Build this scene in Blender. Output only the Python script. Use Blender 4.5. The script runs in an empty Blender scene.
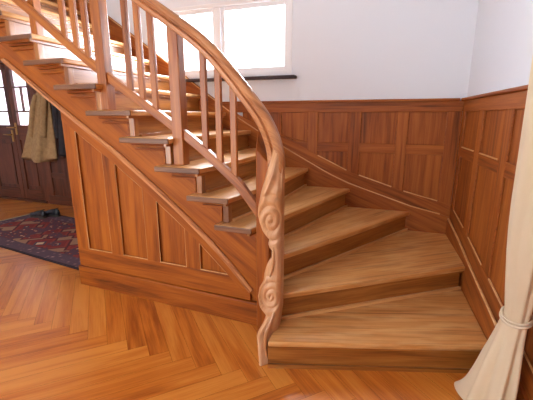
import bpy, bmesh, math, random
from mathutils import Vector, Matrix
from math import sin, cos, pi, radians, atan2, hypot
random.seed(7)
C = bpy.context.scene.collection
S = bpy.context.scene

# ------------------------------------------------------------------ materials
def srgb(r, g, b):
    f = lambda c: (c / 255 / 12.92) if c / 255 <= .04045 else ((c / 255 + .055) / 1.055) ** 2.4
    return (f(r), f(g), f(b), 1)

def newmat(name):
    m = bpy.data.materials.new(name); m.use_nodes = True
    nt = m.node_tree; nt.nodes.clear()
    out = nt.nodes.new('ShaderNodeOutputMaterial')
    b = nt.nodes.new('ShaderNodeBsdfPrincipled')
    nt.links.new(b.outputs[0], out.inputs[0])
    return m, nt, b, out

def N(nt, t, **k):
    n = nt.nodes.new(t)
    for a, v in k.items(): setattr(n, a, v)
    return n

def ramp(nt, stops):
    n = nt.nodes.new('ShaderNodeValToRGB'); e = n.color_ramp.elements
    e[0].position, e[0].color = stops[0]
    e[1].position, e[1].color = stops[-1]
    for p, c in stops[1:-1]:
        x = e.new(p); x.color = c
    return n

def wood(name, light, mid, dark, rough=.38, coat=.25, wear=None, attr=False, bump=.15, vscale=1.0):
    """grain runs along u of the UV map, which is in metres"""
    m, nt, b, out = newmat(name); L = nt.links.new
    uv = N(nt, 'ShaderNodeUVMap'); oi = N(nt, 'ShaderNodeObjectInfo')
    off = N(nt, 'ShaderNodeVectorMath', operation='SCALE'); off.inputs[0].default_value = (13.7, 7.3, 0)
    if attr:
        at = N(nt, 'ShaderNodeAttribute', attribute_name='rnd'); L(at.outputs['Fac'], off.inputs['Scale'])
        rnd = at.outputs['Fac']
    else:
        L(oi.outputs['Random'], off.inputs['Scale']); rnd = oi.outputs['Random']
    add = N(nt, 'ShaderNodeVectorMath', operation='ADD'); L(uv.outputs[0], add.inputs[0]); L(off.outputs[0], add.inputs[1])
    def tex(su, sv, detail, dist=0):
        mp = N(nt, 'ShaderNodeMapping'); mp.inputs['Scale'].default_value = (su, sv * vscale, 1); L(add.outputs[0], mp.inputs[0])
        n = N(nt, 'ShaderNodeTexNoise'); n.inputs['Scale'].default_value = 1; n.inputs['Detail'].default_value = detail
        n.inputs['Distortion'].default_value = dist; L(mp.outputs[0], n.inputs[0]); return n
    n1 = tex(1.3, 16, 4, .8); n2 = tex(5, 130, 3); n3 = tex(.9, 2.5, 3)
    a = N(nt, 'ShaderNodeMath', operation='MULTIPLY_ADD'); L(n2.outputs[0], a.inputs[0]); a.inputs[1].default_value = .45; L(n1.outputs[0], a.inputs[2])
    a2 = N(nt, 'ShaderNodeMath', operation='MULTIPLY_ADD'); L(n3.outputs[0], a2.inputs[0]); a2.inputs[1].default_value = .5; L(a.outputs[0], a2.inputs[2])
    a3 = N(nt, 'ShaderNodeMath', operation='MULTIPLY_ADD'); L(rnd, a3.inputs[0]); a3.inputs[1].default_value = .32 if attr else .12; L(a2.outputs[0], a3.inputs[2])
    base = .2 if attr else .05
    cr = ramp(nt, [(.28, dark), (.52, mid), (.8, light)])
    sc = N(nt, 'ShaderNodeMath', operation='MULTIPLY_ADD'); L(a3.outputs[0], sc.inputs[0]); sc.inputs[1].default_value = .95; sc.inputs[2].default_value = -.38 - base * .45
    L(sc.outputs[0], cr.inputs[0])
    col = cr.outputs[0]
    if wear:
        n4 = tex(3.5, 5, 5, .3); wr = ramp(nt, [(.45, (0, 0, 0, 1)), (.72, (.75, .75, .75, 1))]); L(n4.outputs[0], wr.inputs[0])
        mx = N(nt, 'ShaderNodeMix', data_type='RGBA'); L(wr.outputs[0], mx.inputs['Factor']); L(col, mx.inputs[6]); mx.inputs[7].default_value = wear; col = mx.outputs[2]
    L(col, b.inputs['Base Color'])
    rr = N(nt, 'ShaderNodeMapRange'); rr.inputs['To Min'].default_value = rough - .08; rr.inputs['To Max'].default_value = rough + .12
    L(n3.outputs[0], rr.inputs[0]); L(rr.outputs[0], b.inputs['Roughness'])
    b.inputs['Specular IOR Level'].default_value = .5 if coat > .1 else .3
    b.inputs['Coat Weight'].default_value = coat; b.inputs['Coat Roughness'].default_value = .22
    bp = N(nt, 'ShaderNodeBump'); bp.inputs['Strength'].default_value = bump; bp.inputs['Distance'].default_value = .002
    L(a.outputs[0], bp.inputs['Height']); L(bp.outputs[0], b.inputs['Normal'])
    return m

def plain(name, col, rough=.5, metal=0, nscale=0, col2=None, bump=0, spec=None):
    m, nt, b, out = newmat(name); L = nt.links.new
    b.inputs['Base Color'].default_value = col; b.inputs['Roughness'].default_value = rough; b.inputs['Metallic'].default_value = metal
    if spec is not None: b.inputs['Specular IOR Level'].default_value = spec
    if nscale:
        tc = N(nt, 'ShaderNodeTexCoord'); n = N(nt, 'ShaderNodeTexNoise'); n.inputs['Scale'].default_value = nscale; n.inputs['Detail'].default_value = 5
        L(tc.outputs['Object'], n.inputs[0])
        if col2:
            cr = ramp(nt, [(.35, col), (.65, col2)]); L(n.outputs[0], cr.inputs[0]); L(cr.outputs[0], b.inputs['Base Color'])
        if bump:
            bp = N(nt, 'ShaderNodeBump'); bp.inputs['Strength'].default_value = bump; bp.inputs['Distance'].default_value = .004
            L(n.outputs[0], bp.inputs['Height']); L(bp.outputs[0], b.inputs['Normal'])
    return m

M = {}
M['oak'] = wood('oak_panel', srgb(170, 94, 24), srgb(140, 70, 14), srgb(90, 42, 8), rough=.48, coat=.04, vscale=1.0)
M['oakwall'] = wood('oak_wall_panel', srgb(176, 102, 40), srgb(148, 78, 28), srgb(98, 48, 14), rough=.52, coat=.03, vscale=1.7)
M['tread'] = wood('oak_tread', srgb(220, 162, 96), srgb(200, 138, 74), srgb(142, 88, 42), rough=.34, coat=.25, wear=srgb(226, 180, 122), vscale=3)
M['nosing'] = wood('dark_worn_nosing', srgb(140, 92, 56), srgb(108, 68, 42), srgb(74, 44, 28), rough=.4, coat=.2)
M['edge'] = wood('pale_oak_edge', srgb(232, 182, 122), srgb(206, 150, 92), srgb(160, 104, 56), rough=.35, coat=.3)  # pale oak; on the wall panelling it paints bevel highlights
M['handrail'] = wood('worn_oak_handrail', srgb(206, 144, 92), srgb(176, 110, 62), srgb(118, 66, 34), rough=.36, coat=.2)
M['riser'] = wood('oak_riser', srgb(184, 122, 58), srgb(150, 90, 36), srgb(104, 56, 20), rough=.3, coat=1.0)
M['rail'] = wood('oak_rail', srgb(184, 112, 44), srgb(152, 82, 26), srgb(102, 50, 12), rough=.38, coat=.12)
M['carved'] = wood('carved_oak', srgb(220, 168, 120), srgb(196, 138, 90), srgb(140, 90, 52), rough=.38, coat=.2, wear=srgb(218, 176, 142), bump=.3)
M['floor'] = wood('parquet_oak', srgb(218, 142, 60), srgb(200, 114, 38), srgb(158, 80, 24), rough=.3, coat=.3, attr=True, bump=.05)
M['gap'] = plain('dark_underfloor', srgb(70, 36, 14), .8)
M['plaster'] = plain('white_plaster', srgb(228, 232, 240), .85, nscale=60, bump=.05)
M['ceil'] = plain('ceiling_paint', srgb(236, 235, 232), .9)
M['white'] = plain('white_window_paint', srgb(232, 233, 236), .35)
M['slate'] = plain('dark_sill_stone', srgb(74, 60, 62), .6, nscale=40, col2=srgb(58, 46, 48), spec=.2)
M['darkwood'] = wood('dark_door_wood', srgb(112, 58, 32), srgb(82, 40, 22), srgb(52, 24, 12), rough=.4, coat=.2)
M['brass'] = plain('worn_brass', srgb(190, 150, 90), .35, .9)
M['tan'] = plain('tan_wool', srgb(168, 134, 92), .9, nscale=25, col2=srgb(150, 118, 80), bump=.2)
M['black'] = plain('dark_wool', srgb(48, 42, 46), .9, nscale=30, col2=srgb(36, 32, 36), bump=.2)
M['shoe'] = plain('black_leather', srgb(24, 24, 30), .4)
M['sole'] = plain('shoe_sole_rubber', srgb(70, 64, 60), .6)
M['cord'] = plain('tieback_cord', srgb(226, 208, 182), .6, nscale=200, bump=.4)

# cloth of the curtain
m, nt, b, out = newmat('cream_curtain_cloth'); L = nt.links.new
b.inputs['Base Color'].default_value = srgb(240, 222, 190); b.inputs['Roughness'].default_value = .75
tr = N(nt, 'ShaderNodeBsdfTranslucent'); tr.inputs[0].default_value = srgb(240, 222, 190)
mx = N(nt, 'ShaderNodeMixShader'); mx.inputs[0].default_value = .25
L(b.outputs[0], mx.inputs[1]); L(tr.outputs[0], mx.inputs[2]); L(mx.outputs[0], out.inputs[0])
tc = N(nt, 'ShaderNodeTexCoord'); n = N(nt, 'ShaderNodeTexNoise'); n.inputs['Scale'].default_value = 12; n.inputs['Detail'].default_value = 4
bp = N(nt, 'ShaderNodeBump'); bp.inputs['Strength'].default_value = .3; bp.inputs['Distance'].default_value = .01
L(tc.outputs['Object'], n.inputs[0]); L(n.outputs[0], bp.inputs['Height']); L(bp.outputs[0], b.inputs['Normal'])
M['curtain'] = m

def glass(name, tint, k=.08):
    m, nt, b, out = newmat(name); nt.nodes.remove(b); L = nt.links.new
    t = N(nt, 'ShaderNodeBsdfTransparent'); t.inputs[0].default_value = tint
    g = N(nt, 'ShaderNodeBsdfGlossy'); g.inputs['Roughness'].default_value = .03
    mx = N(nt, 'ShaderNodeMixShader'); mx.inputs[0].default_value = k
    L(t.outputs[0], mx.inputs[1]); L(g.outputs[0], mx.inputs[2]); L(mx.outputs[0], out.inputs[0])
    return m
M['glass'] = glass('window_glass', (.97, .98, 1, 1))
M['doorglass'] = glass('door_glass', (.80, .74, .80, 1), .1)

# rug: UV u 0..1 along, v 0..1 across
def rug_mat():
    m, nt, b, out = newmat('woven_rug'); L = nt.links.new
    b.inputs['Roughness'].default_value = .95
    uv = N(nt, 'ShaderNodeUVMap')
    sx = N(nt, 'ShaderNodeSeparateXYZ'); L(uv.outputs[0], sx.inputs[0])
    def edge(o, half):
        a = N(nt, 'ShaderNodeMath', operation='SUBTRACT'); L(o, a.inputs[0]); a.inputs[1].default_value = half
        c = N(nt, 'ShaderNodeMath', operation='ABSOLUTE'); L(a.outputs[0], c.inputs[0])
        d = N(nt, 'ShaderNodeMath', operation='SUBTRACT'); d.inputs[0].default_value = half; L(c.outputs[0], d.inputs[1]); return d
    du = edge(sx.outputs[0], RUG_L / 2); dv = edge(sx.outputs[1], RUG_W / 2)
    mn = N(nt, 'ShaderNodeMath', operation='MINIMUM'); L(du.outputs[0], mn.inputs[0]); L(dv.outputs[0], mn.inputs[1])
    def vor(scale, su=1, metric='MANHATTAN'):
        mp = N(nt, 'ShaderNodeMapping'); mp.inputs['Scale'].default_value = (scale * su, scale, 1); L(uv.outputs[0], mp.inputs[0])
        v = N(nt, 'ShaderNodeTexVoronoi', distance=metric); v.inputs['Scale'].default_value = 1; v.inputs['Randomness'].default_value = .55; L(mp.outputs[0], v.inputs[0]); return v
    v1 = vor(4.2); v2 = vor(17); v3 = vor(5)
    field = ramp(nt, [(0, srgb(206, 180, 140)), (.22, srgb(70, 60, 76)), (.34, srgb(128, 40, 38)), (.62, srgb(146, 52, 44)), (.76, srgb(90, 36, 40)), (.9, srgb(160, 120, 92))])
    field.color_ramp.interpolation = 'CONSTANT'; L(v1.outputs['Distance'], field.inputs[0])
    small = ramp(nt, [(0, srgb(206, 180, 146)), (.3, srgb(128, 46, 42)), (.55, srgb(90, 54, 66))]); small.color_ramp.interpolation = 'CONSTANT'; L(v2.outputs['Distance'], small.inputs[0])
    sel = ramp(nt, [(0, (0, 0, 0, 1)), (.45, (0, 0, 0, 1)), (.52, (1, 1, 1, 1))]); sel.color_ramp.interpolation = 'CONSTANT'; L(v3.outputs['Color'], sel.inputs[0])
    fm = N(nt, 'ShaderNodeMix', data_type='RGBA'); L(sel.outputs[0], fm.inputs['Factor']); L(field.outputs[0], fm.inputs[6]); L(small.outputs[0], fm.inputs[7])
    bord = ramp(nt, [(0, srgb(168, 136, 124)), (.25, srgb(116, 84, 92)), (.5, srgb(90, 66, 78))]); bord.color_ramp.interpolation = 'CONSTANT'; L(v2.outputs['Distance'], bord.inputs[0])
    bm_ = N(nt, 'ShaderNodeMath', operation='LESS_THAN'); L(mn.outputs[0], bm_.inputs[0]); bm_.inputs[1].default_value = .17
    m2 = N(nt, 'ShaderNodeMix', data_type='RGBA'); L(bm_.outputs[0], m2.inputs['Factor']); L(fm.outputs[2], m2.inputs[6]); L(bord.outputs[0], m2.inputs[7])
    ed = N(nt, 'ShaderNodeMath', operation='LESS_THAN'); L(mn.outputs[0], ed.inputs[0]); ed.inputs[1].default_value = .025
    m3 = N(nt, 'ShaderNodeMix', data_type='RGBA'); L(ed.outputs[0], m3.inputs['Factor']); L(m2.outputs[2], m3.inputs[6]); m3.inputs[7].default_value = srgb(46, 30, 40)
    L(m3.outputs[2], b.inputs['Base Color'])
    return m
RUG_L, RUG_W = 2.28, 1.05
M['rug'] = rug_mat()
M['fringe'] = plain('rug_fringe_yarn', srgb(176, 156, 128), .9)

# ------------------------------------------------------------------ mesh helpers
def obj(name, bm, mat, parent=None, grain=(1, 0, 0), bevel=0, smooth=False, uv=True):
    bmesh.ops.recalc_face_normals(bm, faces=bm.faces)
    if uv and not bm.loops.layers.uv.active:
        lay = bm.loops.layers.uv.new('UVMap'); g = Vector(grain).normalized()
        if smooth or name in ('handrail', 'newel_carving'):      # one continuous mapping over a curved part
            t = Vector((0, -1, 0)).cross(g).normalized() if abs(g.y) < .9 else Vector((1, 0, 0))
            for f in bm.faces:
                for l in f.loops: l[lay].uv = (l.vert.co.dot(g), l.vert.co.dot(t) + l.vert.co.y * .7)
        else:
          for f in bm.faces:
            t = f.normal.cross(g)
            if t.length < .15:
                t = f.normal.orthogonal().normalized(); gg = f.normal.cross(t) * .05
            else:
                t.normalize(); gg = g
            for l in f.loops: l[lay].uv = (l.vert.co.dot(gg), l.vert.co.dot(t) + l.vert.co.dot(f.normal) * .37)
    me = bpy.data.meshes.new(name); bm.to_mesh(me); bm.free()
    if smooth:
        for p in me.polygons: p.use_smooth = True
    me.materials.append(M[mat] if isinstance(mat, str) else mat)
    o = bpy.data.objects.new(name, me); C.objects.link(o)
    if parent: o.parent = parent
    if bevel:
        md = o.modifiers.new('bevel', 'BEVEL'); md.width = bevel; md.segments = 2; md.limit_method = 'ANGLE'; md.angle_limit = radians(35)
    return o

def tag(o, label=None, cat=None, group=None, kind=None):
    if label: o['label'] = label
    if cat: o['category'] = cat
    if group: o['group'] = group
    if kind: o['kind'] = kind
    return o

def thing(name, label, cat, loc=(0, 0, 0), group=None, kind=None):
    o = bpy.data.objects.new(name, None); C.objects.link(o); o.location = loc; o.empty_display_size = .1
    return tag(o, label, cat, group, kind)

def reloc(root):
    """parts are built in world coordinates; keep them there under a root that has a location"""
    inv = Matrix.Translation(-root.location)
    for ch in root.children: ch.matrix_parent_inverse = inv

def BM(): return bmesh.new()

def prism(bm, pts, ext):
    ext = Vector(ext); a = [bm.verts.new(p) for p in pts]; c = [bm.verts.new(Vector(p) + ext) for p in pts]
    bm.faces.new(a); bm.faces.new(list(reversed(c)))
    n = len(pts)
    for i in range(n): bm.faces.new((a[i], c[i], c[(i + 1) % n], a[(i + 1) % n]))
    return bm

def box(bm, x0, x1, y0, y1, z0, z1):
    return prism(bm, [(x0, y0, z0), (x1, y0, z0), (x1, y0, z1), (x0, y0, z1)], (0, y1 - y0, 0))

def loft(bm, rings, close=True, caps=True):
    R = [[bm.verts.new(p) for p in r] for r in rings]; n = len(R[0])
    for a, c in zip(R, R[1:]):
        for i in range(n if close else n - 1):
            j = (i + 1) % n; bm.faces.new((a[i], a[j], c[j], c[i]))
    if caps and close:
        bm.faces.new(list(reversed(R[0]))); bm.faces.new(R[-1])
    return bm

def catmull(P, sub=6):
    P = [Vector(p) for p in P]; Q = [P[0] * 2 - P[1]] + P + [P[-1] * 2 - P[-2]]; out = []
    for i in range(1, len(Q) - 2):
        for k in range(sub):
            t = k / sub; a, b_, c, d = Q[i - 1:i + 3]
            out.append(.5 * ((2 * b_) + (c - a) * t + (2 * a - 5 * b_ + 4 * c - d) * t * t + (3 * b_ - a - 3 * c + d) * t ** 3))
    return out + [P[-1]]

def sweep(bm, path, prof, lat=Vector((0, 1, 0)), scale=None):
    """profile points (l, v): l along lat, v perpendicular to the path, upward"""
    rings = []
    for i, p in enumerate(path):
        t = (path[min(i + 1, len(path) - 1)] - path[max(i - 1, 0)]).normalized()
        l = (lat - t * lat.dot(t)).normalized(); v = l.cross(t)
        if i == 0: sg = 1 if v.z > 0 or (abs(v.z) < .1 and v.x > 0) else -1
        v = v * sg
        s = scale(i / (len(path) - 1)) if scale else 1
        rings.append([p + l * a * s + v * b_ * s for a, b_ in prof])
    return loft(bm, rings)

def tube(bm, path, r, n=8, taper=None):
    rings = []; prev = None
    for i, p in enumerate(path):
        t = (path[min(i + 1, len(path) - 1)] - path[max(i - 1, 0)]).normalized()
        if prev is None: prev = t.orthogonal().normalized()
        a = (prev - t * prev.dot(t)).normalized(); b_ = t.cross(a); prev = a
        rr = r * (taper(i / (len(path) - 1)) if taper else 1)
        rings.append([p + a * cos(2 * pi * k / n) * rr + b_ * sin(2 * pi * k / n) * rr for k in range(n)])
    return loft(bm, rings)

def interp(pts, t):
    if t <= pts[0][0]: return pts[0][1]
    for (a, x), (b_, y) in zip(pts, pts[1:]):
        if t <= b_: return x + (y - x) * (t - a) / (b_ - a)
    return pts[-1][1]

# ------------------------------------------------------------------ the room's measures
RISE = .172
YB = 3.276                                   # front face of the panelling on the back wall
XC = .505                                    # corner
wx = lambda y: XC + .055 * (YB - y)          # right panelling face (runs slightly off square)
yF = lambda x: 1.93 + .045 * (-.77 - x)      # outer face of the stair string
RA = atan2(-.055, 1.0)

# ------------------------------------------------------------------ floor: herringbone parquet
def clip(poly, ax, lim, keep_less):
    out = []
    for i in range(len(poly)):
        p, q = poly[i], poly[(i + 1) % len(poly)]
        ip = (p[ax] <= lim) == keep_less; iq = (q[ax] <= lim) == keep_less
        if ip: out.append(p)
        if ip != iq:
            t = (lim - p[ax]) / (q[ax] - p[ax]); out.append((p[0] + (q[0] - p[0]) * t, p[1] + (q[1] - p[1]) * t))
    return out
bm = BM(); lay = bm.loops.layers.uv.new('UVMap'); rl = bm.loops.layers.float_color.new('rnd')
w = .108; m_ = 8; s2 = 2 ** .5; oy = 2.045
def W2(a, b_): return ((a + b_) / s2, oy + (b_ - a) / s2)
gp = .0005
for c in range(-85, 40):
    for j in range(-85, 60):
        d = (c - j) % (2 * m_)
        if d == 0: a0, a1, b0, b1, hz = c * w, (c + m_) * w, j * w, (j + 1) * w, True
        elif (c - j) % (2 * m_) == 2 * m_ - 1: a0, a1, b0, b1, hz = c * w, (c + 1) * w, j * w, (j + m_) * w, False
        else: continue
        poly = [W2(a0 + gp, b0 + gp), W2(a1 - gp, b0 + gp), W2(a1 - gp, b1 - gp), W2(a0 + gp, b1 - gp)]
        for ax, lim, kl in ((0, .78, True), (0, -6.7, False), (1, 3.98, True), (1, -1.6, False)):
            poly = clip(poly, ax, lim, kl)
            if len(poly) < 3: break
        if len(poly) < 3: continue
        ar = abs(sum(poly[i][0] * poly[(i + 1) % len(poly)][1] - poly[(i + 1) % len(poly)][0] * poly[i][1] for i in range(len(poly)))) / 2
        if ar < 2e-4: continue
        f = bm.faces.new([bm.verts.new((x, y, 0)) for x, y in poly]); r = random.random()
        for l in f.loops:
            x, y = l.vert.co.x, l.vert.co.y - oy; a = (x - y) / s2; b_ = (x + y) / s2
            l[lay].uv = (a, b_) if hz else (b_, a); l[rl] = (r, r, r, 1)
nz = [f for f in bm.faces]
for f in nz:
    if f.normal.z < 0: f.normal_flip()
bm.faces.ensure_lookup_table()
vs = [bm.verts.new(p) for p in ((-6.7, -1.6, -.003), (.78, -1.6, -.003), (.78, 3.98, -.003), (-6.7, 3.98, -.003))]
f = bm.faces.new(vs); f.material_index = 1
res = bmesh.ops.extrude_face_region(bm, geom=[f])
bmesh.ops.translate(bm, verts=[v for v in res['geom'] if isinstance(v, bmesh.types.BMVert)], vec=(0, 0, -.05))
fl = obj('floor', bm, 'floor', uv=False); fl.data.materials.append(M['gap']); tag(fl, 'honey coloured herringbone oak parquet floor in front of the stairs', 'floor', kind='structure')

# ------------------------------------------------------------------ walls
def struct(o, label, cat): return tag(o, label, cat, kind='structure')
WX0, WX1, WZ0, WZ1 = -2.46, -.93, 1.715, 2.378
YW = YB + .022
bm = BM()
box(bm, -2.95, WX0, YW, YW + .35, 0, 3.6); box(bm, WX1, XC + .25, YW, YW + .35, 0, 3.6)
box(bm, WX0, WX1, YW, YW + .35, 0, WZ0); box(bm, WX0, WX1, YW, YW + .35, WZ1, 3.6)
box(bm, -6.7, -3.6, YW, YW + .35, 2.25, 3.6); box(bm, -3.6, -2.95, YW, YW + .35, 1.95, 3.6)
struct(obj('wall_back', bm, 'plaster'), 'white plastered wall above the brown panelling, behind the stairs', 'wall')
bm = BM()
prism(bm, [(wx(YW) + .022, YW, 0), (wx(-1.6) + .022, -1.6, 0), (wx(-1.6) + .022, -1.6, 3.6), (wx(YW) + .022, YW, 3.6)], (.2, 0, 0))
struct(obj('wall_right', bm, 'plaster'), 'white plastered wall above the panelling beside the cream curtain', 'wall')
bm = BM(); box(bm, -6.9, -6.7, -1.6, 4.3, 0, 3.6)
struct(obj('wall_left', bm, 'plaster'), 'far left hall wall outside the picture', 'wall')
bm = BM(); box(bm, -6.9, .9, -1.6, 4.3, 3.6, 3.7)
struct(obj('ceiling', bm, 'ceil'), 'white ceiling above the stairwell', 'ceiling')

bm = BM()  # unseen wall added behind the camera to cut the ambient light
for x0, x1, z0, z1 in ((-6.7, -4.6, 0, 3.6), (-.9, .8, 0, 3.6), (-4.6, -.9, 2.7, 3.6), (-4.6, -.9, 0, .45), (-2.85, -2.65, .45, 2.7)): box(bm, x0, x1, -1.8, -1.6, z0, z1)
struct(obj('wall_front_added', bm, 'plaster'), 'unseen front hall wall with wide window openings, added behind the viewer to limit daylight', 'wall')
# wall with the double door under the stairs
YD = 3.95
DZ = 2.12; D0, D1 = -6.22, -5.06
bm = BM()
box(bm, -6.7, D0, YD + .01, YD + .2, 0, 3.6); box(bm, D1, -2.95, YD + .01, YD + .2, 0, 3.6); box(bm, D0, D1, YD + .01, YD + .2, DZ, 3.6)
struct(obj('wall_entrance', bm, 'plaster'), 'hall wall holding the entrance doors, seen under the stairs', 'wall')
bm = BM(); box(bm, -2.95, -2.87, YW + .35, YD + .1, 0, 3.6)
struct(obj('wall_side', bm, 'plaster'), 'short side wall of the entrance recess', 'wall')

# panelling of the entrance wall
pn = thing('wall_panelling', 'dark brown panelling behind the hanging coats beside the entrance doors', 'panelling', (-4.3, YD, 0))
bm = BM(); box(bm, D1 + .06, -2.95, YD - .012, YD + .008, 0, 2.1); obj('panel', bm, 'darkwood', pn, (0, 0, 1))
for x in (-4.99, -4.62, -4.2, -3.8, -3.4):
    bm = BM(); box(bm, x, x + .1, YD - .03, YD - .012, 0.14, 2.0); obj('stile', bm, 'darkwood', pn, (0, 0, 1), .004)
for z0, z1 in ((0, .14), (2.0, 2.1)):
    bm = BM(); box(bm, D1 + .06, -2.95, YD - .034, YD - .012, z0, z1); obj('rail', bm, 'darkwood', pn, (1, 0, 0), .004)
for a, b_ in ((-4.89, -4.62), (-4.52, -4.2), (-4.1, -3.8), (-3.7, -3.4)):
    bm = BM(); box(bm, a, b_, YD - .028, YD - .012, .42, .5); obj('cross_rail', bm, 'darkwood', pn, (1, 0, 0), .003)
reloc(pn)

# entrance doors
def leaf(name, x0, x1, handle_x, hz):
    t = thing(name, None, 'door', ((x0 + x1) / 2, YD, 0), kind='structure')
    s = .085; gx0, gx1 = x0 + s, x1 - s
    for a, b_ in ((x0, gx0), (gx1, x1)):
        bm = BM(); box(bm, a, b_, YD, YD + .05, .036, DZ - .03); obj('stile', bm, 'darkwood', t, (0, 0, 1), .003)
    for a, b_ in ((.036, .2), (.98, 1.205), (2.02, DZ - .03)):
        bm = BM(); box(bm, gx0, gx1, YD, YD + .05, a, b_); obj('rail', bm, 'darkwood', t, (1, 0, 0), .003)
    bm = BM(); box(bm, gx0, gx1, YD + .018, YD + .035, .2, .98); obj('panel', bm, 'darkwood', t, (0, 0, 1))
    bm = BM(); box(bm, gx0 + .04, gx1 - .04, YD + .006, YD + .018, .26, .92); obj('raised_field', bm, 'darkwood', t, (0, 0, 1), .005)
    bm = BM(); box(bm, gx0, gx1, YD + .022, YD + .028, 1.205, 2.02); g = obj('pane', bm, 'doorglass', t)
    bm = BM()
    for z in (1.41, 1.765): box(bm, gx0, gx1, YD + .01, YD + .04, z - .012, z + .012)
    xm = (gx0 + gx1) / 2; box(bm, xm - .012, xm + .012, YD + .01, YD + .04, 1.41, 1.765)
    obj('muntin', bm, 'darkwood', t)
    bm = BM()
    box(bm, handle_x - .02, handle_x + .02, YD - .008, YD, hz - .11, hz + .07); hp = obj('handle_plate', bm, 'brass', t, bevel=.003)
    bm = BM(); tube(bm, [Vector((handle_x, YD - .008, hz)), Vector((handle_x, YD - .05, hz)), Vector((handle_x - .02, YD - .06, hz)), Vector((handle_x - .12, YD - .06, hz + .004))], .009)
    h = obj('handle', bm, 'brass', hp, smooth=True)
    reloc(t); return t
leaf('door_1', -6.2, -5.58, -5.63, 1.06)['label'] = 'left leaf of the dark entrance doors, cut by the left edge of the photo'
leaf('door_2', -5.575, -5.1, -5.53, 1.17)['label'] = 'right leaf of the dark entrance doors with bright glass panes beside the tan coat'
bm = BM(); box(bm, D0 - .06, D0 + .015, YD - .02, YD + .08, 0, DZ + .06); box(bm, D1 - .035, D1 + .06, YD - .02, YD + .08, 0, DZ + .06); box(bm, D0, D1, YD - .02, YD + .08, DZ - .028, DZ + .06)
tag(obj('trim_1', bm, 'darkwood', grain=(0, 0, 1), bevel=.004), 'dark frame around the entrance doors', 'door frame', kind='structure')

bm = BM(); box(bm, D0, D1, YD - .03, YD + .2, 0, .035)
tag(obj('trim_2', bm, 'darkwood', bevel=.004), 'dark threshold under the entrance doors', 'threshold', kind='structure')
# ------------------------------------------------------------------ window
wn = thing('window_1', 'white framed window with bright panes above the stairs', 'window', ((WX0 + WX1) / 2, YW, WZ0), kind='structure')
f0, f1 = YW + .02, YW + .08
def frame_of(bm, x0, x1, z0, z1, t, y0, y1):
    box(bm, x0, x0 + t, y0, y1, z0, z1); box(bm, x1 - t, x1, y0, y1, z0, z1)
    box(bm, x0 + t, x1 - t, y0, y1, z0, z0 + t); box(bm, x0 + t, x1 - t, y0, y1, z1 - t, z1)
bm = BM(); frame_of(bm, WX0, WX1, WZ0, WZ1, .035, YW - .006, f1); box(bm, -1.69, -1.64, YW - .006, f1, WZ0 + .035, WZ1 - .035)
obj('window_frame', bm, 'white', wn, bevel=.004)
for x0, x1 in ((WX0 + .035, -1.69), (-1.64, WX1 - .035)):
    bm = BM(); frame_of(bm, x0, x1, WZ0 + .035, WZ1 - .035, .04, f0 - .012, f1 - .02); s = obj('sash', bm, 'white', wn, bevel=.004)
    bm = BM(); box(bm, x0 + .035, x1 - .035, f0 + .015, f0 + .021, WZ0 + .07, WZ1 - .07); obj('pane', bm, 'glass', s)
bm = BM(); box(bm, WX0 - .06, WX1 + .05, YW - .08, YW + .05, 1.674, 1.70)
obj('window_sill', bm, 'slate', wn, bevel=.005)
reloc(wn)

# ------------------------------------------------------------------ wall panelling
# height of the sloping skirting on the back wall
SK = [(-4.3, 3.26), (-3.15, 2.50), (-2.70, 2.19), (-2.33, 1.93), (-1.87, 1.60), (-1.5, 1.345), (-1.2, 1.165), (-1.0, 1.055), (-.739, .915), (-.55, .815), (-.348, .729), (-.077, .645), (.182, .564), (.484, .5), (.52, .49)]
sk = lambda x: interp(SK, x)
ZC, ZT, ZM1, ZM0 = 1.47, 1.375, 1.10, 1.025
pn = thing('wall_panelling', 'brown wood panelling with two rows of square panels on the back wall behind the stairs', 'panelling', (-1, YB, .5))
y0 = YB; y1 = YB + .02; yp = YB + .011
bx = [(-1.41, -1.14), (-1.02, -.76), (-.668, -.382), (-.285, .018), (.105, .40)]
bm = BM(); box(bm, -1.98, XC + .002, y0, y1, ZT, ZC - .012); obj('top_rail', bm, 'oakwall', pn, (1, 0, 0), .003)
bm = BM(); box(bm, -2.0, XC - .03, y0 - .022, y1, ZC - .012, ZC + .008); obj('cap_moulding', bm, 'oakwall', pn, (1, 0, 0), .005)
low = lambda x: sk(x) + interp([(-1.6, .012), (-.9, .11)], x)
def zpoly(x0, x1, top, bot, n=8):
    """XZ polygon between heights top() and bot()"""
    xs = [x0 + (x1 - x0) * i / n for i in range(n + 1)]
    a = [(x, bot(x)) for x in xs if bot(x) < top - .004] ; 
    if len(a) < 2: return None
    return a + [(a[-1][0], top), (a[0][0], top)]
def xz(pts, y): return [(x, y, z) for x, z in pts]
for x0, x1 in bx:
    p = zpoly(x0 - .01, x1 + .01, ZT + .01, lambda x: max(ZM1 - .01, low(x) - .01))
    if p: bm = BM(); prism(bm, xz(p, yp), (0, .009, 0)); obj('panel', bm, 'oakwall', pn, (0, 0, 1))
    if x0 > -.7:
        p = zpoly(x0 - .01, x1 + .01, ZM0 + .01, lambda x: low(x) - .01)
        if p: bm = BM(); prism(bm, xz(p, yp), (0, .009, 0)); obj('panel', bm, 'oakwall', pn, (0, 0, 1))
st = [(-1.14, -1.02), (-.76, -.668), (-.382, -.285), (.018, .105), (.40, XC)]
for x0, x1 in st:
    p = zpoly(x0, x1, ZT, lambda x: low(x) - .02); bm = BM(); prism(bm, xz(p, y0), (0, .02, 0)); obj('stile', bm, 'oakwall', pn, (0, 0, 1), .003)
bm = BM(); 
for x0, x1 in bx[1:]:
    p = zpoly(x0, x1, ZM1, lambda x: max(ZM0, low(x) - .01)); 
    if p: prism(bm, xz(p, y0), (0, .02, 0))
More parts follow.
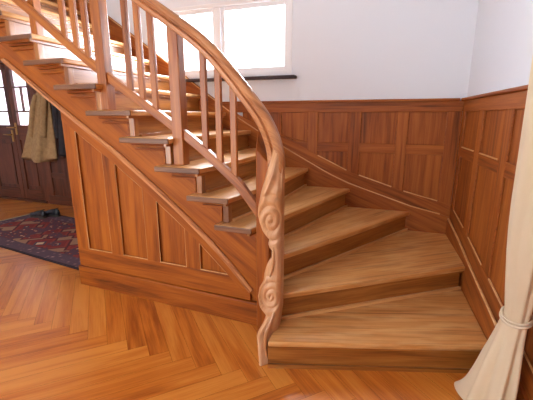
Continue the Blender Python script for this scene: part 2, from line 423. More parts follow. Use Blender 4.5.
obj('middle_rail', bm, 'oakwall', pn, (1, 0, 0), .003)
# thin moulding round each panel
bm = BM()
def bead(bm, pts, r=.005):
    for a, c in zip(pts, pts[1:] + pts[:1]): tube(bm, [Vector(a), Vector(c)], r, 6)
for x0, x1 in bx:
    lo_ = lambda x: min(ZT - .004, max(ZM1, low(x))); bead(bm, [(x0, y0 + .005, lo_(x0)), (x1, y0 + .005, lo_(x1)), (x1, y0 + .005, ZT), (x0, y0 + .005, ZT)])
    if x0 > -.7: bead(bm, [(x0, y0 + .005, low(x0)), (x1, y0 + .005, low(x1)), (x1, y0 + .005, ZM0), (x0, y0 + .005, ZM0)])
obj('panel_bead', bm, 'oakwall', pn)
for x0, x1 in bx[2:]:  # paler bead paints the light caught by the lower panel bevel
    bm = BM(); tube(bm, [Vector((x0 + .01, y0 + .001, low(x0 + .01))), Vector((x1 - .005, y0 + .001, low(x1 - .005)))], .006, 6)
    obj('highlight_bead', bm, 'edge', pn)['label'] = 'painted highlight along the foot of a panel'
# sloping rail above the skirting
xs = [-4.3 + (XC + 4.3) * i / 60 for i in range(61)]
bm = BM(); prism(bm, xz([(x, sk(x) - .01) for x in xs] + [(x, low(x)) for x in reversed(xs)], y0 - .002), (0, .022, 0))
obj('sloping_rail', bm, 'oakwall', pn, (1, 0, -.4), .003)
reloc(pn)

# right wall panelling, built on the slanted face
def ry(y, d=0): return (wx(y) - d, y)
pr = thing('wall_panelling', 'brown wood panelling on the right wall between the corner and the cream curtain', 'panelling', (wx(2), 2, .4))
SR = [(-1.6, .13), (1.2, .17), (1.5, .21), (1.6, .235), (1.94, .298), (2.275, .344), (2.85, .432), (3.35, .49)]
sr = lambda y: interp(SR, y)
def yz(pts, d): return [(wx(y) - d, y, z) for y, z in pts]
def rprism(name, pts, d0, d1, grain, bev=.003, mat='oakwall', par=None):
    bm = BM(); prism(bm, yz(pts, d1), (d1 - d0, 0, 0)); return obj(name, bm, mat, par or pr, grain, bev)
rprism('top_rail', [(YB, ZT), (-1.6, ZT), (-1.6, ZC - .012), (YB, ZC - .012)], -.02, 0, (0, 1, 0))
rprism('cap_moulding', [(YB, ZC - .012), (-1.6, ZC - .012), (-1.6, ZC + .008), (YB, ZC + .008)], -.02, .022, (0, 1, 0), .005)
ry_p = [(2.79, 3.18), (2.28, 2.68), (1.76, 2.17), (1.24, 1.65), (.72, 1.13), (.2, .61), (-.32, .09), (-.84, -.43), (-1.36, -.95)]
lowr = lambda y: sr(y) + .115
for a, b_ in ry_p:
    for zt, zb in ((ZT, lambda y: ZM1), (ZM0, lowr)):
        n = 4; ys = [a + (b_ - a) * i / n for i in range(n + 1)]
        rprism('panel', [(y, zb(y) - .01) for y in ys] + [(b_ + .01, zt + .01), (a - .01, zt + .01)], -.02, -.011, (0, 0, 1), 0)
edges = [YB] + [v for p in ry_p for v in (p[1], p[0])] + [-1.6]
for i in range(0, len(edges), 2):
    a, b_ = edges[i + 1], edges[i]
    if b_ - a < .01: continue
    rprism('stile', [(a, sr(a)), (b_, sr(b_)), (b_, ZT), (a, ZT)], -.02, 0, (0, 0, 1))
for a, b_ in ry_p:
    rprism('middle_rail', [(a, ZM0), (b_, ZM0), (b_, ZM1), (a, ZM1)], -.02, 0, (0, 1, 0))
bm = BM()
for a, b_ in ry_p:
    for zt, zb in ((ZT, lambda y: ZM1), (ZM0, lowr)):
        q = [(a, zb(a)), (b_, zb(b_)), (b_, zt), (a, zt)]
        bead(bm, [(wx(y) + .004, y, z) for y, z in q])
obj('panel_bead', bm, 'oakwall', pr)
for a, b_ in ry_p[:4]:  # bevel highlights painted as paler beads on this wall too
    for h_ in ([lowr, lambda y: ZM1] if a > 2 else [lowr]):
        bm = BM(); tube(bm, [Vector((wx(y) + .001, y, h_(y))) for y in (a + .02, b_ - .02)], .0055, 6)
        obj('highlight_bead', bm, 'edge', pr)['label'] = 'painted highlight along the foot of a panel'
ys = [-1.6 + (YB + 1.6) * i / 40 for i in range(41)]
rprism('sloping_rail', [(y, sr(y) - .01) for y in ys] + [(y, lowr(y)) for y in reversed(ys)], -.02, .002, (0, 1, .2))
rprism('skirting', [(-1.6, 0), (1.84, 0)] + [(y, sr(y)) for y in reversed([y for y in ys if y < 1.84])], -.02, .018, (0, 1, 0))
reloc(pr)

# ------------------------------------------------------------------ staircase
st = thing('staircase', 'brown oak winding staircase with open balustrade and carved scroll newel', 'staircase', (-.6, 2.4, 0))
NT = 17
xk = lambda k: -1.32 - .268 * (k - 7)
yN = lambda k: 1.85 if k < 7 else 1.872 + .011 * (k - 7)
FR = {1: [(-.548, 1.556), (wx(1.91) - .02, 1.905)], 2: [(-.53, 1.77), (wx(2.55) - .02, 2.545)],
      3: [(-.578, 1.927), (-.273, 2.44), (.195, YB)], 4: [(-.751, 1.849), (-.656, 2.176), (-.342, YB)],
      5: [(-.90, 1.845), (-.78, 2.56), (-.739, YB)], 6: [(-1.085, 1.846), (-1.044, 2.2), (-1.036, 2.67), (-1.03, YB)]}
for k in range(7, NT + 2): FR[k] = [(xk(k) + (.01 if k == 7 else 0), yN(k)), (xk(k), YB)]
OV = .035
def offset(line, d):
    """move a front line back (towards the rise) by d"""
    out = []
    for i, p in enumerate(line):
        a = Vector(line[max(i - 1, 0)]); c = Vector(line[min(i + 1, len(line) - 1)]); t = (c - a).normalized()
        n = Vector((-t.y, t.x)); out.append((p[0] + n.x * d, p[1] + n.y * d))
    return out
TH = .034
for k in range(1, NT + 1):
    fr = FR[k]; nx = offset(FR[k + 1], OV + .012); z1 = k * RISE; z0 = z1 - TH
    if k >= 4: nx = [(nx[0][0], FR[k + 1][0][1] if k + 1 > 4 else nx[0][1])] + nx[1:]
    if k == 3: nx[0] = (-.74, 1.985)
    pts = list(fr)
    if k == 1: pts += [(wx(2.6) - .02, 2.6)]
    if k == 2: pts += [(XC - .002, YB - .002)]
    nx2 = list(reversed(nx))
    if k == 1: nx2[0] = (wx(2.6) - .02, 2.6)
    if k == 2: nx2[0] = (nx2[0][0], YB - .002)
    pts += nx2
    if k in (1, 2): pts = [p for i, p in enumerate(pts) if i == 0 or hypot(p[0] - pts[i - 1][0], p[1] - pts[i - 1][1]) > 1e-4]
    if k >= 4:                                              # the end runs on past the riser above as a return nosing
        xe = FR[k + 1][0][0] - .10
        pts += [(nx[0][0], fr[0][1] + .085), (xe, yF(xe) - .002), (xe, fr[0][1] + .004)]
        # order: front line, back line reversed, then return
        pts = list(fr) + nx2[:-1] + [(nx[0][0], fr[0][1] + .09), (xe, fr[0][1] + .085), (xe, fr[0][1] + .004)]
    pts = [(min(x, wx(y) - .001), min(y, YB - .001)) for x, y in pts]
    a, c = fr[0], fr[-1]
    bm = BM(); prism(bm, [(x, y, z0) for x, y in pts], (0, 0, TH))
    t_ = obj('tread', bm, 'tread', st, (c[0] - a[0], c[1] - a[1], 0), .008)
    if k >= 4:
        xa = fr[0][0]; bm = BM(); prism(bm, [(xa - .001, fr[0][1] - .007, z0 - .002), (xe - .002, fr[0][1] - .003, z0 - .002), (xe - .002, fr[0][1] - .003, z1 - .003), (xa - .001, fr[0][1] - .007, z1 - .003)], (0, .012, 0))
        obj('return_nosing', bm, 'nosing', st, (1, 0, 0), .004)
    # riser below
    o1 = offset(fr, OV); o2 = offset(fr, OV + .02)
    if k >= 4:
        o1[0] = (o1[0][0], max(o1[0][1], yF(o1[0][0]) + (.04 if k == 4 else 0))); o2[0] = (o2[0][0], o1[0][1])
    zb = (k - 1) * RISE - (0 if k == 1 else .02)
    bm = BM()
    q = [(min(x, wx(y) - .001), min(y, YB - .001)) for x, y in o1 + list(reversed(o2))]
    prism(bm, [(x, y, zb) for x, y in q], (0, 0, z0 - zb))
    obj('riser', bm, 'riser', st, (c[0] - a[0], c[1] - a[1], 0))
    bm = BM(); q2 = offset(fr, OV - .014)
    if k >= 4: q2[0] = (q2[0][0] + (.05 if k == 4 else 0), yF(q2[0][0]) + (.05 if k == 4 else .02))
    sweep(bm, [Vector((min(x, wx(y) - .01), min(y, YB - .002), (k - 1) * RISE + .009)) for x, y in q2], [(-.009, -.014), (.003, -.014), (.009, .002), (.009, .012), (-.009, .012)], lat=Vector((0, 0, 1)))
    obj('riser_base_strip', bm, 'edge' if 1 < k < 6 else 'riser', st, (c[0] - a[0], c[1] - a[1], 0))
    # small cove under the nosing
    bm = BM(); sweep(bm, [Vector((x, y, z0 - .009)) for x, y in offset(fr, OV - .008)], [(-.009, -.009), (.009, -.009), (.009, .009), (-.009, .009)], lat=Vector((0, 0, 1)))
    obj('nosing_cove', bm, 'riser', st, (c[0] - a[0], c[1] - a[1], 0))

# outer cut string: stepped top, moulding line below
MO = [(-4.3, 2.69), (-2.84, 1.755), (-2.295, 1.395), (-1.87, 1.125), (-1.665, .985), (-1.388, .784), (-1.124, .570), (-.95, .41), (-.79, .24)]
mo = lambda x: interp(MO, x)
def fx(x, z, d=0): return (x, yF(x) + d, z)
top = []
for k in range(4, NT + 1):
    xa = FR[k][0][0] - OV - .006; xb = FR[k + 1][0][0] - OV - .006; z = k * RISE - TH
    top += [(xa, z), (xb, z)]
XE = top[-1][0]
x0_ = -.70
steps = [(x0_, 4 * RISE - TH)] + top[1:]
bot = [(XE, mo(XE) - .03), (-2.84, 1.725), (-2.33, 1.388)]
outl = [(x, z) for x, z in steps] + bot + [(x, mo(x) - .03) for x in (-2.295, -1.87, -1.665, -1.388, -1.124, -.95, -.79)] + [(x0_, .15)]
bm = BM(); prism(bm, [fx(x, z) for x, z in outl], (0, .03, 0))
obj('outer_string', bm, 'oak', st, (1, 0, -.68))
bm = BM(); path = catmull([Vector(fx(x, z, -.008)) for x, z in MO if x > -4.0], 5)
path = [p for p in path if p.x > XE]
sweep(bm, path, [(-.014, -.014), (.014, -.016), (.014, .014), (-.006, .016), (-.018, .004)])
obj('string_moulding', bm, 'handrail', st, (1, 0, -.68))
# tread end trims: strip under each return nosing and pilaster at the riser end
for k in range(4, NT + 1):
    xa = FR[k][0][0] - .004; xe = FR[k + 1][0][0] - .07; z = k * RISE - TH; yy = yF(xa) - .022
    bm = BM(); box(bm, xe, xa - .02, yF(xe) - .03, yF(xe) + .01, z - .02, z)
    obj('end_cove', bm, 'oak', st, (1, 0, 0), .006)
    if k == 4: continue
    bm = BM(); zb = (k - 1) * RISE + .0
    box(bm, xa - OV - .031, xa - OV + .010, yF(xa) - .026, yF(xa) + .02, zb, z - .001)
    obj('riser_end_trim', bm, 'riser', st, (0, 0, 1), .004)
    bm = BM(); xr = xa - OV - .05; yy = yF(xa) - .002
    box(bm, xr - .008, xr + .008, yy - .012, yy + .01, zb, z - .052); box(bm, xe + .03, xr + .008, yy - .012, yy + .01, z - .052, z - .038)
    obj('string_bead', bm, 'oak', st, (1, 0, 0), .004)

# spandrel under the string
XL = -2.315; XR = -.70
sp = obj('spandrel_board', prism(BM(), [fx(XL, 0, .022), fx(XR, 0, .022), fx(XR, mo(-.79) - .02, .022), fx(-.79, mo(-.79), .022), fx(-.95, mo(-.95), .022), fx(-1.124, mo(-1.124), .022), fx(-1.388, mo(-1.388), .022), fx(-1.665, mo(-1.665), .022), fx(-1.87, mo(-1.87), .022), fx(-2.295, mo(-2.295), .022), fx(XL, mo(XL), .022)], (0, .02, 0)), 'oak', st, (0, 0, 1))
prof_lo = lambda x: mo(x) - .10
def fpoly(name, pts, d0, d1, grain, bev=.003, par=None):
    bm = BM(); prism(bm, [fx(x, z, d0) for x, z in pts], (0, d1 - d0, 0))
    return obj(name, bm, 'oak', par or st, grain, bev)
fpoly('spandrel_skirting', [(XL - .01, 0), (XR, 0), (XR, .16), (XL - .01, .165)], -.014, .022, (1, 0, 0), .006)
fpoly('spandrel_bottom_rail', [(XL, .165), (-.80, .165), (-.80, .25), (-.90, .318), (XL, .318)], 0, .022, (1, 0, 0))
PX = [(-2.2, -1.96), (-1.853, -1.62), (-1.51, -1.285)]
for a, b_ in ((XL, -2.2), (-1.96, -1.853), (-1.62, -1.51), (-1.285, -1.175)):
    fpoly('spandrel_stile', [(a, .318), (b_, .318), (b_, prof_lo(b_) + .02), (a, prof_lo(a) + .02)], 0, .022, (0, 0, 1))
xs = [XL + (-.85 - XL) * i / 24 for i in range(25)]
fpoly('spandrel_sloping_rail', [(x, max(prof_lo(x), .165)) for x in xs] + [(x, mo(x) - .012) for x in reversed(xs)], -.001, .021, (1, 0, -.7))
bm = BM()
for a, b_ in PX + [(-1.175, -.962)]:
    zb = .318
    q = [(a, zb), (b_, zb), (b_, max(prof_lo(b_), zb + .002)), (a, prof_lo(a))]
    bead(bm, [fx(x, z, .006) for x, z in q], .004)
obj('spandrel_bead', bm, 'edge', st, (0, 0, 1))
# end board of the spandrel, facing the passage
bm = BM(); box(bm, XL - .004, XL + .03, yF(XL) + .022, yF(XL) + .12, 0, 1.42); obj('spandrel_end_post', bm, 'oak', st, (0, 0, 1), .003)
# soffit and back part of the carriage
bm = BM()
prism(bm, [(XE, yF(XE) + .03, mo(XE) - .03), (-2.3, yF(-2.3) + .03, 1.36), (-2.3, YB - .002, 1.36), (XE, YB - .002, mo(XE) - .03)], (0, 0, .02))
obj('soffit', bm, 'oak', st, (1, 0, -.6))
# inner wall string below the sloping rail (skirting of the stairs)
xs = [-4.25 + (XC - .002 + 4.25) * i / 60 for i in range(61)]
bm = BM(); prism(bm, xz([(x, max(sk(x) - (.36 if x < 0 else .32), .16)) for x in xs] + [(x, sk(x)) for x in reversed(xs)], YB - .02), (0, .019, 0))
obj('wall_string', bm, 'oakwall', st, (1, 0, -.4), .004)
bm = BM(); ys = [1.86 + (YB - .02 - 1.86) * i / 20 for i in range(21)]
prism(bm, [(wx(y) - .02, y, 0.001) for y in (1.86, YB - .02)] + [(wx(y) - .02, y, sr(y)) for y in reversed(ys)], (.019, 0, 0))
obj('wall_string', bm, 'oakwall', st, (0, 1, .2), .004)
# cap lines on the strings
bm = BM(); tube(bm, [Vector((x, YB - .012, sk(x) + .002)) for x in xs if x < XC - .01], .008, 6); tube(bm, [Vector((wx(y) - .012, y, sr(y) + .002)) for y in ys], .008, 6)
obj('string_cap', bm, 'edge', st, (1, 0, -.4))

# posts, balusters, sloping bottom rail, handrail
RC = [(-3.3, 1.965, 3.24), (-2.9, 1.96, 2.965), (-2.4, 1.955, 2.63), (-1.9, 1.945, 2.30), (-1.6, 1.935, 2.10), (-1.446, 1.93, 1.994), (-1.261, 1.93, 1.872), (-1.113, 1.93, 1.768), (-1.0, 1.93, 1.668), (-.898, 1.92, 1.562), (-.799, 1.90, 1.453), (-.702, 1.865, 1.348), (-.640, 1.825, 1.268), (-.590, 1.77, 1.19), (-.568, 1.742, 1.12), (-.565, 1.735, 1.06), (-.575, 1.74, .99), (-.585, 1.745, .93)]
rc = catmull(RC, 5)
prof = [(-.022, -.042), (-.031, -.034), (-.031, -.012), (-.016, -.007), (-.016, .001), (-.035, .006), (-.040, .020), (-.034, .034), (-.018, .043), (0, .046),
        (.018, .043), (.034, .034), (.040, .020), (.035, .006), (.016, .001), (.016, -.007), (.031, -.012), (.031, -.034), (.022, -.042)]
bm = BM(); sweep(bm, rc, prof, scale=lambda t: .98 if t < .9 else .98 - (t - .9) * 2.5)
obj('handrail', bm, 'handrail', st, (1, 0, -.75), smooth=False, bevel=.003)
def railz(x):
    for a, c in zip(rc, rc[1:]):
        if a.x <= x <= c.x: return a.z + (c.z - a.z) * (x - a.x) / (c.x - a.x), a.y
    return rc[0].z, rc[0].y
GR = [(-3.3, 2.62), (-2.504, 2.072), (-2.179, 1.833), (-1.827, 1.59), (-1.5, 1.385), (-1.183, 1.182), (-1.041, 1.073), (-.894, .952), (-.838, .892), (-.765, .80), (-.72, .74)]
gz = lambda x: interp(GR, x)
yb = lambda x: yF(x) + .012
gp_ = catmull([Vector((x, yb(x) - .0, z)) for x, z in GR], 4)
bm = BM(); sweep(bm, gp_, [(-.02, -.027), (.02, -.027), (.02, .027), (-.02, .027)])
obj('bottom_rail', bm, 'rail', st, (1, 0, -.75), .004)
def post(x, k, w_, name='post', dy=0):
    bm = BM(); z0 = k * RISE; y = yb(x) + dy; zz, yy = railz(x)
    h = w_ / 2; 
    a = [(x - h, y - h, z0), (x + h, y - h, z0), (x + h, y + h, z0), (x - h, y + h, z0)]
    zl = railz(x - h)[0] - .03; zr = railz(x + h)[0] - .03
    c = [(x - h, y - h, zl), (x + h, y - h, zr), (x + h, y + h, zr), (x - h, y + h, zl)]
    loft(bm, [a, c]); return obj(name, bm, 'rail', st, (0, 0, 1), .005)
for x, k in ((-1.283, 6), (-1.862, 8)): post(x, k, .074)
post(-2.53, 11, .06, dy=.06)
for x in (-1.096, -.998, -.90, -1.652, -1.558, -1.459, -2.188, -2.088, -1.991):
    h = .02; hy = .013; y = yb(x); zz = railz(x)[0] - .025; zb = gz(x)
    bm = BM(); loft(bm, [[(x - h, y - hy, gz(x - h)), (x + h, y - hy, gz(x + h)), (x + h, y + hy, gz(x + h)), (x - h, y + hy, gz(x - h))],
                         [(x - h, y - hy, railz(x - h)[0] - .03), (x + h, y - hy, railz(x + h)[0] - .03), (x + h, y + hy, railz(x + h)[0] - .03), (x - h, y + hy, railz(x - h)[0] - .03)]])
    obj('baluster', bm, 'rail', st, (0, 0, 1), .004)

# newel: square core post and the carved scroll in front
bm = BM(); loft(bm, [[(-.675, 1.725, 0), (-.60, 1.725, 0), (-.60, 1.95, 0), (-.735, 1.95, 0)], [(-.675, 1.725, 1.17), (-.60, 1.725, 1.10), (-.60, 1.95, 1.17), (-.735, 1.95, 1.33)]])
nw = obj('newel_post', bm, 'oak', st, (0, 0, 1), .006)
LS = [(0, -.605), (.03, -.607), (.12, -.618), (.16, -.628), (.20, -.615), (.235, -.598), (.262, -.592), (.285, -.615), (.31, -.637), (.36, -.648), (.41, -.640), (.455, -.617), (.50, -.612),
      (.545, -.600), (.575, -.588), (.60, -.570), (.625, -.566), (.65, -.583), (.675, -.590), (.695, -.586), (.715, -.60), (.745, -.623), (.785, -.641), (.83, -.649), (.885, -.646), (.95, -.632), (1.03, -.611), (1.10, -.597), (1.16, -.588), (1.19, -.582)]
RS = [(0, -.532), (.13, -.535), (.19, -.532), (.25, -.526), (.30, -.520), (.9, -.520), (1.10, -.524), (1.16, -.535), (1.19, -.55)]
YFN = [(0, 1.552), (.12, 1.565), (.2, 1.59), (.28, 1.64), (.36, 1.66), (.6, 1.665), (.95, 1.668), (1.03, 1.675), (1.12, 1.70), (1.19, 1.725)]
VOL = [(-.572, .805, .086, .128, 1, .4), (-.566, .372, .074, .092, -1, 2.2)]      # centre x, z, radii, sense, phase of the two carved scrolls
def relief(x, z):
    d = 0
    for cx, cz, rx, rz, sg, ph in VOL:
        u, v = (x - cx) / rx, (z - cz) / rz; r = hypot(u, v)
        if r > 1.6: continue
        t = r ** .8 * 2.7 - sg * atan2(v, u) / (2 * pi) + ph; f_ = t % 1
        wgt = 1 if r < .95 else max(0, 1 - (r - .95) / .5)
        d += (.016 * (sin(pi * f_) ** .6) - .006) * wgt + .008 * max(0, 1 - r)
    return d
def sstep(a, b_, t): t = max(0, min(1, (t - a) / (b_ - a))); return t * t * (3 - 2 * t)
NR, NC = 190, 34; rings = []
for i in range(NR + 1):
    z = 1.19 * i / NR; l = interp(LS, z); r = interp(RS, z); yf = interp(YFN, z); ybk = 1.745 + .03 * sstep(.95, 1.19, z); sh = .15 + .85 * (1 - sstep(.12, .32, z)) - .12 * sstep(.9, 1.1, z)
    ring = []; wd_ = r - l
    for q in range(NC + 1):
        x = l + wd_ * q / NC; e = min(q, NC - q) / NC * wd_
        rnd_ = .022 * (1 - min(1, e / .022)) ** 2
        sweepr = 0
        if .84 < z: # the band of the rail turning over into the scroll
            c_ = interp([(.84, -.628), (.95, -.600), (1.05, -.563), (1.19, -.545)], z); k_ = (x - c_)
            sweepr = .012 * math.exp(-(k_ / .012) ** 2) * sstep(.86, .95, z) * (1 - sstep(1.1, 1.18, z)) - .010 * sstep(0, .03, k_) * sstep(.90, 1.0, z) * (1 - sstep(1.08, 1.18, z))
        ring.append((x, yf + sh * (x - l) + rnd_ - (relief(x, z) + sweepr) * (1 if e > .003 else .3), z))
    ring += [(r, min(yf + sh * wd_ + .04, ybk - .01), z), (r, ybk, z), (l, ybk, z), (l, yf + .05, z)]
    rings.append(ring)
bm = BM(); loft(bm, rings)
cv = obj('newel_carving', bm, 'carved', st, (0, 0, 1), smooth=False)
for p in cv.data.polygons: p.use_smooth = abs(p.normal.y) > .3
# small acanthus leaf at the foot, and the broken hollow between the scrolls
bm = BM(); path = catmull([(-.565, 1.592, .05), (-.575, 1.590, .12), (-.572, 1.600, .19), (-.555, 1.628, .25), (-.543, 1.655, .30)], 6)
tube(bm, path, .012, 8, taper=lambda t: .35 + .65 * sin(pi * min(1, t * 1.0)))
obj('carved_leaf', bm, 'carved', cv, (0, 0, 1), smooth=True)
bm = BM(); path = catmull([(-.560, 1.668, .685), (-.556, 1.664, .62), (-.560, 1.664, .55), (-.575, 1.666, .49)], 6)
tube(bm, path, .009, 8, taper=lambda t: .4 + .6 * sin(pi * t))
obj('carved_leaf', bm, 'carved', cv, (0, 0, 1), smooth=True)
reloc(st)

# ------------------------------------------------------------------ rug
def rug():
    t = thing('rug', 'worn red patterned wool rug with a dark border on the parquet under the stairs', 'rug', (-3.6, 2.85, 0))
    o = Vector((-4.80, 2.475, 0)); u = Vector((.9916, -.1296, 0)); v = Vector((.1296, .9916, 0))
    bm = BM(); lay = bm.loops.layers.uv.new('UVMap'); nx, ny = 40, 20; G = {}
    for i in range(nx + 1):
        for j in range(ny + 1):
            p = o + u * (RUG_L * i / nx) + v * (RUG_W * j / ny)
            p.z = .010 + .002 * sin(i * .9) * sin(j * .7); G[i, j] = bm.verts.new(p)
    for i in range(nx):
        for j in range(ny):
            f = bm.faces.new((G[i, j], G[i + 1, j], G[i + 1, j + 1], G[i, j + 1]))
    res = bmesh.ops.extrude_face_region(bm, geom=list(bm.faces))
    for e in res['geom']:
        if isinstance(e, bmesh.types.BMVert): e.co.z = .001
    for f in bm.faces:
        for l in f.loops:
            d = l.vert.co - o; l[lay].uv = (d.dot(u), d.dot(v))
    obj('pile', bm, 'rug', t, uv=False)
    bm = BM()
    for i in range(90):
        p = o + v * (RUG_W * (i + .5) / 90); L_ = .05 + .02 * random.random(); q = p - u * L_ + v * random.uniform(-.01, .01)
        tube(bm, [Vector((p.x, p.y, .009)), Vector((q.x, q.y, .004))], .003, 4)
    fr_ = obj('fringe', bm, 'fringe', t); fr_['kind'] = 'stuff'
    reloc(t)
rug()

# ------------------------------------------------------------------ shoes
def shoe(loc, rz, label):
    t = thing('shoe', label, 'shoe', loc, group='pair of shoes on the rug'); t.rotation_euler = (0, 0, rz)
    L_ = .28
    W_ = [(0, .02), (.02, .030), (.06, .034), (.12, .032), (.17, .040), (.22, .043), (.26, .030), (.28, .006)]
    def ring(x, w_, z, n=0): return None
    def outline(s, z): 
        xs = [L_ * i / 16 for i in range(17)]
        return [(x, interp(W_, x) * s, z) for x in xs] + [(x, -interp(W_, x) * s, z) for x in reversed(xs)]
    bm = BM(); loft(bm, [outline(1.0, 0), outline(1.06, .01), outline(1.04, .024)]); obj('sole', bm, 'sole', t)
    T = [(0, .075), (.05, .085), (.10, .078), (.15, .060), (.2, .045), (.25, .036), (.28, .03)]
    rings = []
    for i in range(15):
        x = .004 + (L_ - .01) * i / 14; w_ = interp(W_, x); h = interp(T, x)
        rings.append([(x, w_ * cos(a) * (1 if sin(a) < .5 else .9), .022 + max(0, sin(a)) * (h)) for a in [pi * q / 10 for q in range(11)]])
    bm = BM(); loft(bm, rings, close=True); obj('upper', bm, 'shoe', t, smooth=True)
    bm = BM()
    for i in range(4):
        x = .12 + i * .02; z = .022 + interp(T, x); tube(bm, [Vector((x, -.018, z - .008)), Vector((x + .005, 0, z + .003)), Vector((x, .018, z - .008))], .0022, 5)
    obj('laces', bm, 'sole', t)
    bm = BM(); tube(bm, [Vector((.045 + .035 * cos(a), .024 * sin(a), .104 - .012 * cos(a))) for a in [2 * pi * q / 20 for q in range(21)]], .006, 6); obj('collar', bm, 'shoe', t, smooth=True)
shoe((-4.20, 3.40, .012), radians(186), 'black shoe on the rug nearer the stair side, below the dark coat')
shoe((-4.30, 3.27, .012), radians(178), 'black shoe on the rug, left and nearer the viewer of the pair')

# ------------------------------------------------------------------ coats
def coat(name, cx, cy, ztop, zbot, wt, wb, mat, label, folds, seed, hem=0, lean=0):
    t = thing(name, label, 'coat', (cx, cy, zbot), group='coats hanging under the stairs')
    rnd = random.Random(seed); ph = [rnd.uniform(0, 6.28) for _ in range(4)]
    rings = []; n = 72; H = ztop - zbot
    for i in range(34):
        s = i / 33; z = ztop - H * s; wd = wt + (wb - wt) * (s ** .75); dp = .05 + .06 * s
        ring = []; cx0 = cx + lean * s
        for q in range(n):
            a = 2 * pi * q / n
            k = 1 + (.10 + .16 * s) * sin(folds * a + ph[0] + .6 * s) * (.5 + .5 * s) + .05 * sin((folds * 2 + 1) * a + ph[1])
            zz = z + (hem * sin(3 * a + ph[2]) * s ** 4)
            ring.append((cx0 + wd * cos(a) * k, cy + dp * sin(a) * k, zz))
        rings.append(ring)
    bm = BM(); loft(bm, rings); obj('body', bm, mat, t, smooth=True)
    for sgn in (-1, 1):
        sx = cx + sgn * wt * .9; path = catmull([(sx, cy - .03, ztop - .04), (sx + sgn * .02 + lean * .2, cy - .055, ztop - .2), (sx + sgn * .03 + lean * .45, cy - .06, ztop - .42), (sx + sgn * .03 + lean * .65, cy - .055, ztop - .60)], 5)
        bm = BM(); tube(bm, path, .045, 10, taper=lambda t_: .8 + .25 * t_ + .05 * sin(t_ * 19)); obj('sleeve', bm, mat, t, smooth=True)
    bm = BM(); tube(bm, [Vector((cx + .07 * cos(a), cy + .035 * sin(a), ztop + .01 + .015 * cos(a))) for a in [2 * pi * q / 20 for q in range(21)]], .018, 8); obj('collar', bm, mat, t, smooth=True)
    reloc(t)
coat('coat', -4.56, 3.70, 1.66, .73, .09, .27, 'tan', 'long tan wool coat hanging under the stairs beside the entrance doors', 5, 3, .03, -.22)
coat('coat', -4.25, 3.74, 1.64, .80, .08, .11, 'black', 'dark coat hanging behind the tan coat, next to the stair side', 4, 9, .02)
cr = thing('coat_rack', 'wooden rail with brass hooks carrying the coats, on the panelled entrance wall', 'coat rack', (-4.5, YD - .03, 1.7))
bm = BM(); box(bm, -5.0, -4.05, YD - .056, YD - .034, 1.66, 1.76); obj('board', bm, 'darkwood', cr, (1, 0, 0), .004)
for x, yy in ((-4.56, 3.70), (-4.25, 3.78)):
    bm = BM(); tube(bm, catmull([(x, YD - .055, 1.70), (x, YD - .12, 1.68), (x, YD - .15, 1.70), (x, YD - .155, 1.73)], 5), .007, 8); obj('hook', bm, 'brass', cr, smooth=True)
reloc(cr)

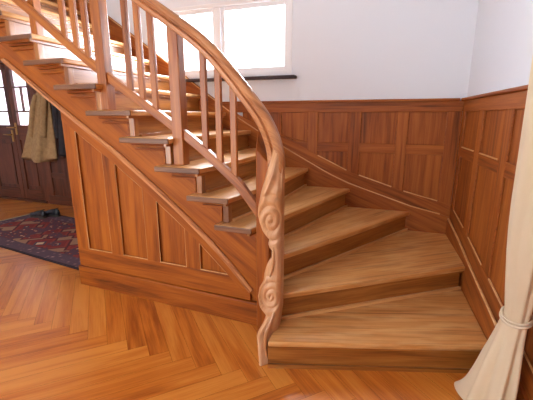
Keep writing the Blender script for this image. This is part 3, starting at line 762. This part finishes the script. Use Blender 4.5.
# ------------------------------------------------------------------ curtain
ct = thing('curtain', 'cream floor length curtain gathered by a cord tieback at the right wall', 'curtain', (.5, 1.55, 0))
KX = [(0, .475), (.15, .492), (.35, .512), (.54, .528), (.8, .515), (1.2, .508), (2.6, .500)]
KY = [(0, 1.60), (.2, 1.575), (.54, 1.56), (1.2, 1.51), (2.6, 1.47)]
KA = [(0, .100), (.04, .080), (.12, .072), (.3, .062), (.47, .045), (.54, .038), (.62, .046), (.9, .060), (1.5, .066), (2.6, .068)]
KB = [(0, .17), (.2, .13), (.45, .085), (.54, .075), (.64, .09), (1.0, .15), (2.6, .20)]
rings = []; n = 180
for i in range(110):
    z = .004 + 2.6 * (i / 109) ** 1.15; ring = []
    cx, cy, a_, b_ = interp(KX, z), interp(KY, z), interp(KA, z), interp(KB, z)
    amp = interp([(0, .34), (.08, .26), (.3, .20), (.54, .06), (.7, .10), (1.3, .15), (2.6, .17)], z)
    for q in range(n):
        a = 2 * pi * q / n
        k = 1 + amp * (.7 * sin(6 * a + .5 * sin(2.2 * z) + .4) + .25 * sin(11 * a + 1.3 + .8 * z) + .4 * sin(4 * a + 1.6 * z))
        x = cx + a_ * cos(a) * k; y = cy + b_ * sin(a) * k
        lift = 0
        if z < .1: lift = .01 * (1 + sin(7 * a)) * (1 - z / .1)
        x = min(x, wx(y) - .028 - .004 * sin(9 * a)); ring.append((x, y, z + lift))
    rings.append(ring)
bm = BM(); loft(bm, rings, caps=False); cu = obj('cloth', bm, 'curtain', ct, smooth=True)
bm = BM()
for dz, rr in ((.0, .006), (.014, .005)):
    pts = []
    for q in range(49):
        a = 2 * pi * q / 48; z = .535 + dz + .015 * sin(a + 2.0)
        pts.append(Vector((interp(KX, z) + (.038 * 1.12 + .004) * cos(a), interp(KY, z) + (.075 * 1.12 + .004) * sin(a), z)))
    tube(bm, pts, rr, 8)
obj('tieback', bm, 'cord', ct, smooth=True)
reloc(ct)

# ------------------------------------------------------------------ light: overcast daylight from outside
wd = bpy.data.worlds.new('daylight'); S.world = wd; wd.use_nodes = True
bg = wd.node_tree.nodes['Background']; bg.inputs[0].default_value = (.975, .985, 1, 1); bg.inputs[1].default_value = 3.0
def area(name, loc, target, sx, sy, power, col):
    l = bpy.data.lights.new(name, 'AREA'); l.shape = 'RECTANGLE'; l.size = sx; l.size_y = sy; l.energy = power; l.color = col
    o = bpy.data.objects.new(name, l); C.objects.link(o); o.location = loc
    o.rotation_euler = (Vector(target) - Vector(loc)).to_track_quat('-Z', 'Y').to_euler(); return o
area('window_daylight', (-1.3, YW + .95, 2.3), (-1.3, 1.5, 1.6), 3.2, 1.8, 420, (.95, .98, 1))

# ------------------------------------------------------------------ camera
cam = bpy.data.cameras.new('camera'); co = bpy.data.objects.new('camera', cam); C.objects.link(co); S.camera = co
cam.sensor_width = 36; cam.lens = 352.4 / 533 * 36; cam.clip_start = .05
co.location = (0, 0, 1.3364); co.rotation_euler = (pi / 2 - .2329, 0, .3423)
S.view_settings.view_transform = 'Standard'; S.view_settings.look = 'None'; S.view_settings.gamma = 1; S.view_settings.exposure = 1.1
S.view_settings.use_curve_mapping = False
